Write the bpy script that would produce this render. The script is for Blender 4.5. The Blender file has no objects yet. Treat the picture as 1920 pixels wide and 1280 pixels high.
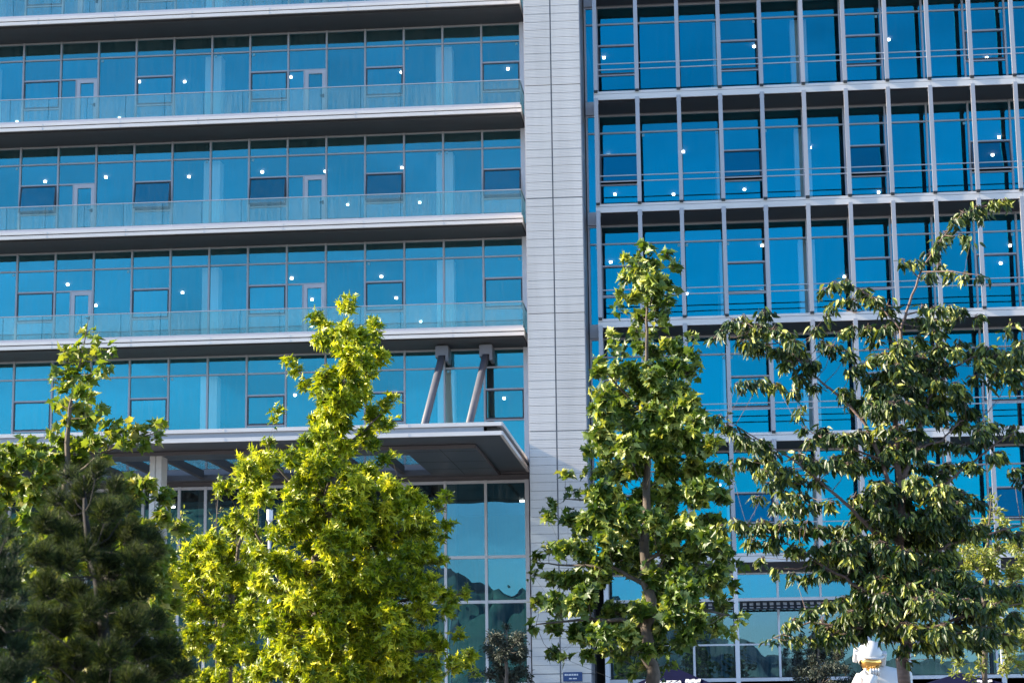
import bpy, math, random
import numpy as np
from mathutils import Vector, Matrix, Quaternion
random.seed(7); rng = np.random.default_rng(11)
S = bpy.context.scene
COL = S.collection
R = math.radians
# ---------------------------------------------------------------- helpers
def tag(o, label=None, cat=None, group=None, kind=None):
    if label: o['label'] = label
    if cat: o['category'] = cat
    if group: o['group'] = group
    if kind: o['kind'] = kind
    return o
def empty(name, loc=(0, 0, 0)):
    o = bpy.data.objects.new(name, None); COL.objects.link(o); o.location = loc
    o.empty_display_size = .3
    return o
def link(name, me, parent=None):
    o = bpy.data.objects.new(name, me); COL.objects.link(o)
    if parent:
        o.parent = parent; o.matrix_parent_inverse = parent.matrix_basis.inverted()
    return o
class MB:
    def __init__(s): s.v = []; s.f = []; s.m = []
    def quad(s, a, b, c, d, m=0):
        n = len(s.v); s.v += [tuple(a), tuple(b), tuple(c), tuple(d)]; s.f.append((n, n+1, n+2, n+3)); s.m.append(m)
    def box(s, x0, x1, y0, y1, z0, z1, m=0):
        n = len(s.v)
        s.v += [(x0,y0,z0),(x1,y0,z0),(x1,y1,z0),(x0,y1,z0),(x0,y0,z1),(x1,y0,z1),(x1,y1,z1),(x0,y1,z1)]
        for q in ((0,3,2,1),(4,5,6,7),(0,1,5,4),(1,2,6,5),(2,3,7,6),(3,0,4,7)):
            s.f.append(tuple(n+i for i in q)); s.m.append(m)
    def prism(s, prof, x0, x1, m=0):            # profile in (y,z), counter-clockwise seen from +x
        n = len(s.v); k = len(prof)
        s.v += [(x0, y, z) for y, z in prof] + [(x1, y, z) for y, z in prof]
        for i in range(k):
            j = (i+1) % k; s.f.append((n+i, n+j, n+k+j, n+k+i)); s.m.append(m)
        s.f.append(tuple(n+i for i in reversed(range(k)))); s.m.append(m)
        s.f.append(tuple(n+k+i for i in range(k))); s.m.append(m)
    def tube(s, pts, rad, n=6, m=0, cap=True):
        pts = [Vector(p) for p in pts]
        if not hasattr(rad, '__len__'): rad = [rad]*len(pts)
        b = len(s.v); up = None
        for i, p in enumerate(pts):
            t = (pts[min(i+1, len(pts)-1)] - pts[max(i-1, 0)])
            if t.length < 1e-9: t = Vector((0, 0, 1))
            t.normalize()
            if up is None: up = t.orthogonal().normalized()
            up = (up - t*up.dot(t))
            up = up.normalized() if up.length > 1e-6 else t.orthogonal().normalized()
            w = t.cross(up)
            for k in range(n):
                a = 2*math.pi*k/n; q = p + (up*math.cos(a) + w*math.sin(a))*rad[i]; s.v.append(tuple(q))
        for i in range(len(pts)-1):
            for k in range(n):
                k2 = (k+1) % n
                s.f.append((b+i*n+k, b+i*n+k2, b+(i+1)*n+k2, b+(i+1)*n+k)); s.m.append(m)
        if cap:
            s.f.append(tuple(b+k for k in reversed(range(n)))); s.m.append(m)
            e = b+(len(pts)-1)*n; s.f.append(tuple(e+k for k in range(n))); s.m.append(m)
    def build(s, name, mats, parent=None, smooth=False):
        me = bpy.data.meshes.new(name); me.from_pydata(s.v, [], s.f)
        if not isinstance(mats, (list, tuple)): mats = [mats]
        for m in mats: me.materials.append(m)
        if len(mats) > 1: me.polygons.foreach_set('material_index', s.m)
        if smooth: me.polygons.foreach_set('use_smooth', [True]*len(me.polygons))
        me.update(); return link(name, me, parent)
# ---------------------------------------------------------------- camera
F_PX = 3864.28
PITCH, YAW, ROLL = .181751, -.0915356, -.0122392
CAM = Vector((25.9515, -75.2885, 1.7))
fw = Vector((math.sin(YAW)*math.cos(PITCH), math.cos(YAW)*math.cos(PITCH), math.sin(PITCH)))
r0 = Vector((math.cos(YAW), -math.sin(YAW), 0)); u0 = r0.cross(fw)
rt = r0*math.cos(ROLL) + u0*math.sin(ROLL); up = u0*math.cos(ROLL) - r0*math.sin(ROLL)
cam = bpy.data.cameras.new('camera'); co = bpy.data.objects.new('camera', cam); COL.objects.link(co)
M3 = Matrix((rt, up, -fw)).transposed(); co.matrix_world = Matrix.Translation(CAM) @ M3.to_4x4()
cam.sensor_width = 36; cam.lens = 36*F_PX/1920; cam.clip_start = .1; cam.clip_end = 5000
cam.dof.use_dof = True; cam.dof.focus_distance = 38; cam.dof.aperture_fstop = 8
S.camera = co
def at(x, y, Y):                                   # a measured photo point, taken at depth Y in the world
    d = fw + rt*((x-960)/F_PX) - up*((y-640)/F_PX); return CAM + d*((Y-CAM.y)/d.y)
# ---------------------------------------------------------------- materials
def newmat(name):
    m = bpy.data.materials.new(name); m.use_nodes = True; nt = m.node_tree; nt.nodes.clear()
    out = nt.nodes.new('ShaderNodeOutputMaterial'); return m, nt, out
def nd(nt, t, **kw):
    n = nt.nodes.new(t)
    for k, v in kw.items():
        if k in n.inputs: n.inputs[k].default_value = v
        else: setattr(n, k, v)
    return n
def surf(name, col, rough=.5, metal=0, var=.12, scale=3, stretch=(1, 1, 1), bump=0, spec=.5):
    m, nt, out = newmat(name)
    b = nd(nt, 'ShaderNodeBsdfPrincipled'); b.inputs['Roughness'].default_value = rough
    b.inputs['Metallic'].default_value = metal; b.inputs['Specular IOR Level'].default_value = spec
    tc = nd(nt, 'ShaderNodeTexCoord'); mp = nd(nt, 'ShaderNodeMapping'); mp.inputs['Scale'].default_value = stretch
    nt.links.new(tc.outputs['Object'], mp.inputs['Vector'])
    nz = nd(nt, 'ShaderNodeTexNoise'); nz.inputs['Scale'].default_value = scale; nz.inputs['Detail'].default_value = 6
    nt.links.new(mp.outputs[0], nz.inputs['Vector'])
    mr = nd(nt, 'ShaderNodeMapRange'); mr.inputs['From Min'].default_value = .3; mr.inputs['From Max'].default_value = .7
    mr.inputs['To Min'].default_value = 1-var; mr.inputs['To Max'].default_value = 1+var
    nt.links.new(nz.outputs['Fac'], mr.inputs['Value'])
    oi = nd(nt, 'ShaderNodeObjectInfo'); ov = nd(nt, 'ShaderNodeMapRange'); ov.inputs['To Min'].default_value = .965; ov.inputs['To Max'].default_value = 1.035
    nt.links.new(oi.outputs['Random'], ov.inputs['Value']); ml = nd(nt, 'ShaderNodeMath', operation='MULTIPLY')
    nt.links.new(mr.outputs[0], ml.inputs[0]); nt.links.new(ov.outputs[0], ml.inputs[1])
    vm = nd(nt, 'ShaderNodeVectorMath', operation='SCALE'); vm.inputs[0].default_value = col
    nt.links.new(ml.outputs[0], vm.inputs['Scale']); nt.links.new(vm.outputs[0], b.inputs['Base Color'])
    if bump:
        bp = nd(nt, 'ShaderNodeBump'); bp.inputs['Strength'].default_value = bump; bp.inputs['Distance'].default_value = .02
        nt.links.new(nz.outputs['Fac'], bp.inputs['Height']); nt.links.new(bp.outputs[0], b.inputs['Normal'])
    nt.links.new(b.outputs[0], out.inputs[0]); return m
def glass(name, refl, trans, fac, dirt=.03):
    m, nt, out = newmat(name)
    g = nd(nt, 'ShaderNodeBsdfGlossy'); g.inputs['Color'].default_value = (*refl, 1); g.inputs['Roughness'].default_value = 0.0
    oi = nd(nt, 'ShaderNodeObjectInfo'); ov = nd(nt, 'ShaderNodeMapRange'); ov.inputs['To Min'].default_value = .88; ov.inputs['To Max'].default_value = 1.08
    nt.links.new(oi.outputs['Random'], ov.inputs['Value']); os_ = nd(nt, 'ShaderNodeVectorMath', operation='SCALE'); os_.inputs[0].default_value = refl
    nt.links.new(ov.outputs[0], os_.inputs['Scale']); nt.links.new(os_.outputs[0], g.inputs['Color'])
    t = nd(nt, 'ShaderNodeBsdfTransparent'); t.inputs['Color'].default_value = (*trans, 1)
    mx = nd(nt, 'ShaderNodeMixShader'); mx.inputs[0].default_value = fac
    tc = nd(nt, 'ShaderNodeTexCoord')
    nz = nd(nt, 'ShaderNodeTexNoise'); nz.inputs['Scale'].default_value = .9; nz.inputs['Detail'].default_value = 1
    nt.links.new(tc.outputs['Object'], nz.inputs['Vector'])
    bp = nd(nt, 'ShaderNodeBump'); bp.inputs['Strength'].default_value = .12; bp.inputs['Distance'].default_value = .02
    nt.links.new(nz.outputs['Fac'], bp.inputs['Height']); nt.links.new(bp.outputs[0], g.inputs['Normal'])
    nt.links.new(t.outputs[0], mx.inputs[1]); nt.links.new(g.outputs[0], mx.inputs[2])
    # a thin film of dust: rain streaks down the pane
    mp = nd(nt, 'ShaderNodeMapping'); mp.inputs['Scale'].default_value = (9, 9, .6)
    nt.links.new(tc.outputs['Object'], mp.inputs['Vector'])
    n2 = nd(nt, 'ShaderNodeTexNoise'); n2.inputs['Scale'].default_value = 1.4; n2.inputs['Detail'].default_value = 7
    nt.links.new(mp.outputs[0], n2.inputs['Vector'])
    mr = nd(nt, 'ShaderNodeMapRange'); mr.inputs['From Min'].default_value = .35; mr.inputs['From Max'].default_value = .75
    mr.inputs['To Min'].default_value = 0; mr.inputs['To Max'].default_value = dirt*2.6
    nt.links.new(n2.outputs['Fac'], mr.inputs['Value'])
    d = nd(nt, 'ShaderNodeBsdfDiffuse'); d.inputs['Color'].default_value = (.45, .52, .50, 1)
    m2 = nd(nt, 'ShaderNodeMixShader'); nt.links.new(mr.outputs[0], m2.inputs[0])
    nt.links.new(mx.outputs[0], m2.inputs[1]); nt.links.new(d.outputs[0], m2.inputs[2])
    nt.links.new(m2.outputs[0], out.inputs[0]); return m
def emit(name, col, st):
    m, nt, out = newmat(name); e = nd(nt, 'ShaderNodeEmission'); e.inputs[0].default_value = (*col, 1); e.inputs[1].default_value = st
    nt.links.new(e.outputs[0], out.inputs[0]); return m
def leafmat(name, c0, c1, c2, trans=.45, rough=.4, tcol=None, spec=.5):
    m, nt, out = newmat(name)
    at_ = nd(nt, 'ShaderNodeAttribute'); at_.attribute_name = 'rnd'
    cr = nd(nt, 'ShaderNodeValToRGB'); e = cr.color_ramp.elements
    e[0].color = (*c0, 1); e[1].color = (*c2, 1); k = e.new(.55); k.color = (*c1, 1); e[1].position = .55
    nt.links.new(at_.outputs['Fac'], cr.inputs[0])
    b = nd(nt, 'ShaderNodeBsdfPrincipled'); b.inputs['Roughness'].default_value = rough; b.inputs['Specular IOR Level'].default_value = spec
    nt.links.new(cr.outputs[0], b.inputs['Base Color'])
    t = nd(nt, 'ShaderNodeBsdfTranslucent')
    mixc = nd(nt, 'ShaderNodeMix', data_type='RGBA', blend_type='MULTIPLY'); mixc.inputs[0].default_value = 1
    nt.links.new(cr.outputs[0], mixc.inputs[6]); mixc.inputs[7].default_value = (*(tcol or (1.6, 1.5, .5)), 1)
    nt.links.new(mixc.outputs[2], t.inputs['Color'])
    mx = nd(nt, 'ShaderNodeMixShader'); mx.inputs[0].default_value = trans
    nt.links.new(b.outputs[0], mx.inputs[1]); nt.links.new(t.outputs[0], mx.inputs[2])
    nt.links.new(mx.outputs[0], out.inputs[0]); return m
ALU   = surf('pale_aluminium', (.64, .615, .60), .5, .0, .05, 1.2, (1, 1, 6))
DOORF = surf('door_frame', (.44, .43, .47), .45, .2, .04, 2)
FRAME = surf('grey_frame', (.35, .34, .37), .45, .3, .04, 2)
FIN   = surf('fin_aluminium', (.37, .365, .39), .42, .3, .05, 1.5, (1, 1, .4))
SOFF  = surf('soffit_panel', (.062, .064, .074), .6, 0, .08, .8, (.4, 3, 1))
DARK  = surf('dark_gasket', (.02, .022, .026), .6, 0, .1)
SILL  = surf('brown_grey_spandrel', (.13, .12, .13), .5, .1, .06, 1.5)
WHITE = surf('white_frame', (.62, .62, .66), .45, .1, .05, 1.5)
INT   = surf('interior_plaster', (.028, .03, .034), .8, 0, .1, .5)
INTC  = surf('interior_column', (.85, .85, .84), .7, 0, .04, .7)
GLA   = glass('coated_blue_glass', (.048, .405, .515), (.88, .97, .93), .45, .035)
GLR2  = glass('deep_blue_glass', (.0, .325, .495), (.84, .95, .93), .50, .008)
GLL   = glass('lobby_glass', (.05, .17, .235), (.70, .80, .80), .72, .045)
GLU   = glass('upper_shop_glass', (.03, .18, .30), (.70, .80, .80), .72, .04)
GLS   = glass('shop_glass', (.08, .17, .245), (.70, .80, .80), .72, .05)
BLIND = surf('roller_blind', (.45, .47, .46), .8, 0, .04)
GLB   = glass('balustrade_glass', (.55, .75, .74), (.74, .90, .88), .09, .05)
GLR   = glass('roof_glass', (.7, .85, .9), (.55, .68, .74), .22, .35)
LAMP  = emit('lit_downlight', (1, .98, .95), 6)
def cladding(name):
    m = surf(name, (.56, .53, .505), .5, .1, .07, .7, (2.2, 1, .35)); nt = m.node_tree
    b = [n for n in nt.nodes if n.type == 'BSDF_PRINCIPLED'][0]
    tc = nd(nt, 'ShaderNodeTexCoord'); w = nd(nt, 'ShaderNodeTexWave', bands_direction='Z'); w.inputs['Scale'].default_value = 5.4
    nt.links.new(tc.outputs['Object'], w.inputs['Vector'])
    bp = nd(nt, 'ShaderNodeBump'); bp.inputs['Strength'].default_value = .25; bp.inputs['Distance'].default_value = .01
    nt.links.new(w.outputs['Fac'], bp.inputs['Height']); nt.links.new(bp.outputs[0], b.inputs['Normal']); return m
CLAD = cladding('ribbed_cladding')
# ---------------------------------------------------------------- world and sun
SUN_EL, SUN_A = R(26), R(3.8)          # low, nearly along the facade, a little in front of it
sd = Vector((-math.cos(SUN_A)*math.cos(SUN_EL), -math.sin(SUN_A)*math.cos(SUN_EL), math.sin(SUN_EL)))
W = bpy.data.worlds.new('World'); S.world = W; W.use_nodes = True; nt = W.node_tree
sky = nt.nodes.new('ShaderNodeTexSky'); sky.sky_type = 'NISHITA'; sky.sun_disc = False
sky.sun_elevation = SUN_EL; sky.sun_rotation = math.atan2(sd.x, sd.y); sky.ozone_density = 2.0; sky.air_density = 1.0; sky.dust_density = .2; sky.altitude = 1500
bg = nt.nodes['Background']; bg.inputs[1].default_value = .12; 
# faint cloud streaks, added to vary the sky mirrored in the glass
wtc = nd(nt, 'ShaderNodeTexCoord'); wmp = nd(nt, 'ShaderNodeMapping'); wmp.inputs['Scale'].default_value = (3.2, 3.2, 11); wmp.inputs['Rotation'].default_value = (0, R(14), 0)
nt.links.new(wtc.outputs['Generated'], wmp.inputs['Vector'])
wn = nd(nt, 'ShaderNodeTexNoise'); wn.inputs['Scale'].default_value = 1.5; wn.inputs['Detail'].default_value = 8; wn.inputs['Roughness'].default_value = .55; wn.inputs['Distortion'].default_value = .6
nt.links.new(wmp.outputs[0], wn.inputs['Vector'])
wr = nd(nt, 'ShaderNodeMapRange'); wr.inputs['From Min'].default_value = .36; wr.inputs['From Max'].default_value = .72; wr.inputs['To Min'].default_value = .88; wr.inputs['To Max'].default_value = 1.28
nt.links.new(wn.outputs['Fac'], wr.inputs['Value'])
wv = nd(nt, 'ShaderNodeVectorMath', operation='SCALE'); nt.links.new(sky.outputs[0], wv.inputs[0]); nt.links.new(wr.outputs[0], wv.inputs['Scale'])
nt.links.new(wv.outputs[0], bg.inputs[0])
sl = bpy.data.lights.new('sun', 'SUN'); sl.energy = 5; sl.angle = R(.53); sl.color = (1, .86, .66)
so = bpy.data.objects.new('sun', sl); COL.objects.link(so); so.rotation_euler = (-sd).to_track_quat('-Z', 'Y').to_euler(); so.location = (-30, -30, 60)
S.view_settings.view_transform = 'Standard'; S.view_settings.look = 'None'; S.view_settings.gamma = 1; S.view_settings.exposure = 1.78
# ---------------------------------------------------------------- ground and far setting
PAVE = surf('stone_paving', (.14, .14, .145), .8, 0, .2, .6)
GRASS = surf('asphalt_ground', (.10, .10, .105), .9, 0, .3, .8)
HILLM = surf('hill_scrub', (.17, .22, .16), .95, 0, .4, .02)  # scrub colour lightened to stand in for sunlight on the slope
g = MB(); g.quad((-3000,-3000,0),(3000,-3000,0),(3000,3000,0),(-3000,3000,0)); tag(g.build('ground', GRASS), kind='structure')
g = MB(); g.quad((-60,-30,.004),(90,-30,.004),(90,30,.004),(-60,30,.004)); tag(g.build('pavement', PAVE), kind='structure')
# the ridge behind the viewer, seen only mirrored in the glass
hx = [-900,-500,-300,-210,-134,-100,-75,-55,-38,-10,20,45,90,200,400,900]; hz = [60,120,95,66,75,74,60,49,42,40,30,19,17,22,40,30]
n = 700; xs = np.linspace(-900, 900, n); zs = np.interp(xs, hx, hz); zs = np.convolve(np.pad(zs, 3, 'edge'), np.ones(7)/7, 'valid') + rng.normal(0, .18, n)
h = MB()
rows = 14
for j in range(rows+1):
    t = j/rows
    for i in range(n):
        h.v.append((xs[i], -250-350*t - (0 if j < rows else 0), -2 + (zs[i]+2)*math.sin(t*math.pi/2)**1.3 + (rng.normal(0, 1.2) if 0 < j < rows else 0)))
for j in range(rows):
    for i in range(n-1):
        a = j*n+i; h.f.append((a+1, a, a+n, a+n+1)); h.m.append(0)
tag(h.build('hills', HILLM, smooth=True), kind='structure')
# ---------------------------------------------------------------- office building, balcony wing and pier
FH = 4.2138; T0 = 27.28
def T(k): return T0 - FH*k
A = empty('office_building', (9, 0, 0))
tag(A, 'glass office block with continuous glass-railed balconies, projecting entrance canopy and grey clad pier', 'building')
def tilt_pane(mb, x0, x1, z0, z1, y, amt=.0035, m=0):
    a = random.uniform(-amt, amt); b = random.uniform(-amt, amt); cx, cz = (x0+x1)/2, (z0+z1)/2
    f = lambda x, z: (x, y + a*(x-cx) + b*(z-cz), z)
    mb.quad(f(x0, z0), f(x1, z0), f(x1, z1), f(x0, z1), m)
def one_pane(w, mat, x0, x1, z0, z1, y, amt=.0035):
    q = MB(); tilt_pane(q, x0, x1, z0, z1, y, amt); return q.build('pane', mat, w)
def bar(mb, x0, x1, z0, z1, y, d=.06, back=.08): mb.box(x0, x1, y-d, y+back, z0, z1)
HW = .035                                    # half mullion width
def bay(parent, x0, x1, k, kind, y, zlow, zhead, fr, opened=0, name='window', left_mull=True, gm=None):
    gm = gm or GLA; t = T(k); w = empty(name, ((x0+x1)/2, y, t-3)); w.parent = parent; w.matrix_parent_inverse = parent.matrix_basis.inverted()
    m = MB(); a, b = x0+HW, x1-HW
    if left_mull: m.box(x0-HW, x0+HW, y-.07, y+.1, zlow, zhead)
    if kind != 'plain': m.box(a, b, y-.045, y+.08, t-.03, t+.03)
    m.box(a, b, y-.045, y+.08, zhead-.07, zhead)
    if name == 'lobby_window' or kind == 'plain':
        one_pane(w, gm, a, b, zlow, zhead-.07, y, .0006)
    else:
        one_pane(w, gm, a, b, t+.03, zhead-.07, y)
        if kind == 'full': one_pane(w, gm, a, b, zlow, t-.03, y)
    if kind in ('awning', 'door'):
        s0 = t-.83
        m.box(a, b, y-.045, y+.08, s0-.03, s0+.03); one_pane(w, gm, a, b, s0+.03, t-.03, y)
    if kind == 'awning':
        s1 = t-1.985
        m.box(a, b, y-.045, y+.08, s1-.03, s1+.03)
        if zlow < s1-.1: one_pane(w, gm, a, b, zlow, s1-.03, y)
        # top-hung sash, opening outwards at the bottom
        q = MB(); e = .045; H = (s0-.03)-(s1+.03)
        q.box(a+.01, b-.01, -.05, .02, -H+.01, -H+.01+e); q.box(a+.01, b-.01, -.05, .02, -e, -.005)
        q.box(a+.01, a+.01+e, -.05, .02, -H+.01+e, -e); q.box(b-.01-e, b-.01, -.05, .02, -H+.01+e, -e)
        aa = random.uniform(-.003, .003)
        q.quad((a+.01+e, -.02+aa, -H+.01+e), (b-.01-e, -.02-aa, -H+.01+e), (b-.01-e, -.02-aa, -e), (a+.01+e, -.02+aa, -e), 1)
        sa = R(opened); cs, sn = math.cos(sa), math.sin(sa)
        q.v = [(vx, y-.012 + vy*cs + vz*sn, s0-.03 - vy*sn + vz*cs) for vx, vy, vz in q.v]
        so_ = q.build('sash', [SASH, gm], w)
        if opened: so_['label'] = 'top-hung sash pushed open at the bottom, darker than its neighbours'
    if kind == 'door':
        xl = x0 + .6
        m.box(xl, xl+.07, y-.05, y+.08, zlow, s0-.03); one_pane(w, gm, a, xl, zlow, s0-.03, y)
        d = MB(); dx0, dx1 = xl+.07, b
        d.box(dx0, dx0+.13, y-.075, y+.02, zlow, s0-.03); d.box(dx1-.13, dx1, y-.075, y+.02, zlow, s0-.03)
        d.box(dx0+.13, dx1-.13, y-.075, y+.02, s0-.17, s0-.03)
        tilt_pane(d, dx0+.13, dx1-.13, zlow, s0-.17, y-.02, m=1)
        d.build('balcony_door', [DOORF, GLA], w)
        hd = MB(); hd.box(dx1-.11, dx1-.05, y-.1, y-.075, t-1.97, t-1.83, 0); hd.box(dx1-.22, dx1-.06, y-.125, y-.1, t-1.9, t-1.87, 0)
        hd.build('door_handle', DARK, w)
    # small protective sticker left in a corner of the glass
    if kind in ('full', 'awning') and random.random() < .45:
        sx = b-.16 if random.random() < .5 else a+.06; sz = t-.17
        q = MB(); q.box(sx, sx+.09, y-.012, y-.008, sz, sz+.1); q.build('sticker', STICK, w)
    m.build('frame', fr, w)
    return w
SASH = surf('dark_sash', (.05, .055, .07), .5, .2, .05)
EDGE = surf('glass_edge', (.03, .09, .10), .3, 0, .05)
STICK = surf('clear_sticker', (.16, .36, .46), .3, 0, .05)
XL, XR = -6.0, 19.5
kinds = {0: 'awning', 3: 'awning', 6: 'awning', 9: 'awning', 12: 'awning', 1: 'door', 7: 'door', -3: 'awning'}
for k in range(-1, 4):
    t = T(k); zlow = t-3.0 if k < 3 else t-3.55
    for i in range(-4, 13):
        kd = kinds.get(i, 'full')
        if k == 3 and kd == 'door': kd = 'full'
        bay(A, 1.5*i, 1.5*i+1.5, k, kd, 0, zlow, t+.72, FRAME, opened=random.uniform(11, 13) if (k == 1 and kd == 'awning') else 0)
    m = MB(); m.box(XR+HW-.07, XR+HW+.1, -.09, .1, zlow, t+.72)
    m.build('end_frame', WHITE, A)
# storey structure behind the glass
for k in range(-1, 4):
    t = T(k); m = MB(); top = t + (FH-3.03)
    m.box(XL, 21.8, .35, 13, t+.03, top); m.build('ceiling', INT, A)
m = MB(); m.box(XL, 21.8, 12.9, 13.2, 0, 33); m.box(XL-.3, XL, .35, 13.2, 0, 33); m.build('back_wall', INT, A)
m = MB(); m.box(XL-.3, 21.9, -.2, 13.3, 35, 35.6); m.build('roof', ALU, A)
for k in range(-1, 5):
    for cx in (-1.55, 7.45, 16.5):
        m = MB(); z0 = T(k)-3.03 if k < 4 else 0; z1 = T(k)+.02 if k < 4 else 10.4
        m.box(cx-.32, cx+.32, .4, 1.0, z0, z1); m.build('column', INTC, A)
# balconies
def seams(mb, x0, x1, step, off, y, z0, z1):
    x = x0+off
    while x < x1: mb.box(x-.006, x+.006, y-.003, y+.01, z0, z1); x += step
for k in range(-1, 4):
    zb = T(k)+.84                        # underside of the slab above storey k
    x0, x1 = XL, 19.63
    s = MB()                             # slab body, outer edge at y=-1.78
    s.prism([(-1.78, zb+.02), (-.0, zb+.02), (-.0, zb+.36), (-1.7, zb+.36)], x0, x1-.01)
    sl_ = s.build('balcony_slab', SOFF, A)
    f = MB(); f.box(x0, x1, -1.86, -1.782, zb, zb+.125)           # lower fascia
    f.box(x0, x1+.0, -1.84, -1.782, zb+.172, zb+.275)              # upper fascia
    gs = MB(); gs.box(x0, x1-.02, -1.80, -1.72, zb+.28, zb+.38); gs.build('glass_shoe', DOORF, sl_)
    f.box(x1, x1+.03, -1.86, -.08, zb, zb+.125); f.box(x1, x1+.02, -1.84, -.08, zb+.172, zb+.275)
    seams(f, x0, x1, 3.0, 1.1+.3*k, -1.862, zb, zb+.125); seams(f, x0, x1, 3.0, 1.1+.3*k, -1.842, zb+.172, zb+.275)
    f.build('fascia', ALU, sl_)
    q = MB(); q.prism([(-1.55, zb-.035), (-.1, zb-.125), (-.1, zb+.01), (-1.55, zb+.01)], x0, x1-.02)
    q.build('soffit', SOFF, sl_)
    if k >= 0 or True:
        b = empty('balustrade', (9, -1.76, zb+.38)); b.parent = A; b.matrix_parent_inverse = A.matrix_basis.inverted()
        x = x1-.02
        while x > x0:
            p = MB(); xa = max(x-1.5, x0); p.box(xa+.012, x-.012, -1.765, -1.75, zb+.38, zb+1.25)
            p.box(xa+.003, xa+.010, -1.766, -1.749, zb+.38, zb+1.25, 1); p.build('glass_panel', [GLB, EDGE], b); x -= 1.5
        p = MB(); p.box(x1-.03, x1-.015, -1.74, -.1, zb+.37, zb+1.25); p.build('glass_panel', GLB, b)
        hr = MB(); hr.box(x0, x1-.02, -1.778, -1.738, zb+1.252, zb+1.284); hr.box(x1-.04, x1-.01, -1.742, -.1, zb+1.252, zb+1.275)
        hr.build('handrail', FRAME, b)
# clad pier
P = empty('pier', (20.9, -1.8, 0)); P.parent = A; P.matrix_parent_inverse = A.matrix_basis.inverted()
core = MB(); core.box(19.97, 21.94, -3.57, 6, 0, 34); core.build('pier_core', surf('joint_grey', (.17, .175, .19), .6, 0, .05), P)
zj = 24.33; joints = [zj+FH*j for j in range(-6, 3)]
for a_, b_ in ((19.95, 20.885), (20.935, 21.96)):
    for j in range(len(joints)-1):
        m = MB(); z0, z1 = joints[j], joints[j+1]; st = (z1-z0)/14
        for q in range(14):
            ya = -3.6 + random.uniform(-.0015, .0015)
            m.box(a_, b_, ya, -3.55, z0+q*st+.009 + (.012 if q == 0 else 0), z0+(q+1)*st - (.004 if q < 13 else .012))
        m.build('cladding_panel', CLAD, P)
m = MB()
for j in range(len(joints)-1): m.box(21.945, 21.985, -3.54, -1.45, joints[j]+.015, joints[j+1]-.015)
m.box(19.925, 19.965, -3.54, -.1, 0, 33); m.build('side_cladding', FRAME, P)
m = MB(); m.box(19.64, 19.92, -.12, .3, 0, 33); m.build('corner_frame', FRAME, A)
# downlights glowing in the ceilings
def disc(mb, x, y, z, r):
    n0 = len(mb.v); mb.v += [(x+r*math.cos(a), y+r*math.sin(a), z) for a in [i*math.pi/6 for i in range(12)]]
    mb.v += [(x+r*math.cos(a), y+r*math.sin(a), z-.07) for a in [i*math.pi/6 for i in range(12)]]
    mb.f.append(tuple(n0+12+i for i in reversed(range(12)))); mb.m.append(0)
    for i in range(12): j = (i+1) % 12; mb.f.append((n0+i, n0+j, n0+12+j, n0+12+i)); mb.m.append(0)
DL = {0: [(5.56, 3.3), (3.75, 3.06), (9.92, 3.28), (14.43, 3.24), (18.7, 3.35), (-2.95, 7.87), (1.54, 7.91)],
 1: [(.2, 2.37), (2.77, 2.06), (6.03, 2.43), (9.05, 2.12), (11.52, 2.38), (14.59, 2.25), (11.48, 7.72), (14.52, 7.79)],
 2: [(1.21, 2.44), (1.11, 6.62), (5.28, 4.62), (10.16, 2.58), (10.17, 6.78), (13.68, 2.81), (13.64, 6.99), (9.05, 12.5), (13.94, 12.16)],
 3: [(.28, 4.28), (9.8, 5.22), (13.83, 5.22), (18.0, 7.48)]}
for k, v in DL.items():
    for x, y in v:
        m = MB(); disc(m, x, y, T(k)+.02, .056); m.build('downlight', LAMP, A)
for x, y in ((4.69, 5.94), (18.76, 6.62)):
    m = MB(); disc(m, x, y, 10.36, .1); m.build('downlight', LAMP, A)
# lobby below the canopy
m = MB(); m.box(XL, 19.6, 0, .3, 10.42, 10.62); seams(m, XL, 19.6, 1.5, .75, -.002, 10.42, 10.62)
m.box(XL, 19.6, -.04, .3, 10.64, 11.08); m.build('spandrel', SILL, A)
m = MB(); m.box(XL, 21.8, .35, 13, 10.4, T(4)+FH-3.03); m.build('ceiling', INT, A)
lx = [-6, -4.5, -3, -1.5, 0, 1.5, 3.0, 4.7, 5.12, 6.0, 6.5, 7.5, 9, 10.5, 12, 13.5, 15, 16.5, 18, 19.5]
for a_, b_ in zip(lx[:-1], lx[1:]):
    w = empty('lobby_window', ((a_+b_)/2, 0, 5)); w.parent = A; w.matrix_parent_inverse = A.matrix_basis.inverted()
    m = MB(); p = MB(); hw = .05
    m.box(a_-hw, a_+hw, -.09, .1, 0, 10.42)
    for z in (10.36, 7.6, 5.97, 3.0, .15): m.box(a_+hw, b_-hw, -.06, .08, z-.055, z+.055)
    zz = (10.305, 7.655, 7.545, 6.025, 5.915, 3.055, 2.945, .205)
    for q in range(4): one_pane(w, GLL, a_+hw, b_-hw, zz[2*q+1], zz[2*q], 0, .0003)
    m.build('frame', WHITE, w)
m = MB(); m.box(19.45, 19.6, -.1, .1, 0, 10.42); m.build('end_frame', WHITE, A)
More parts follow.
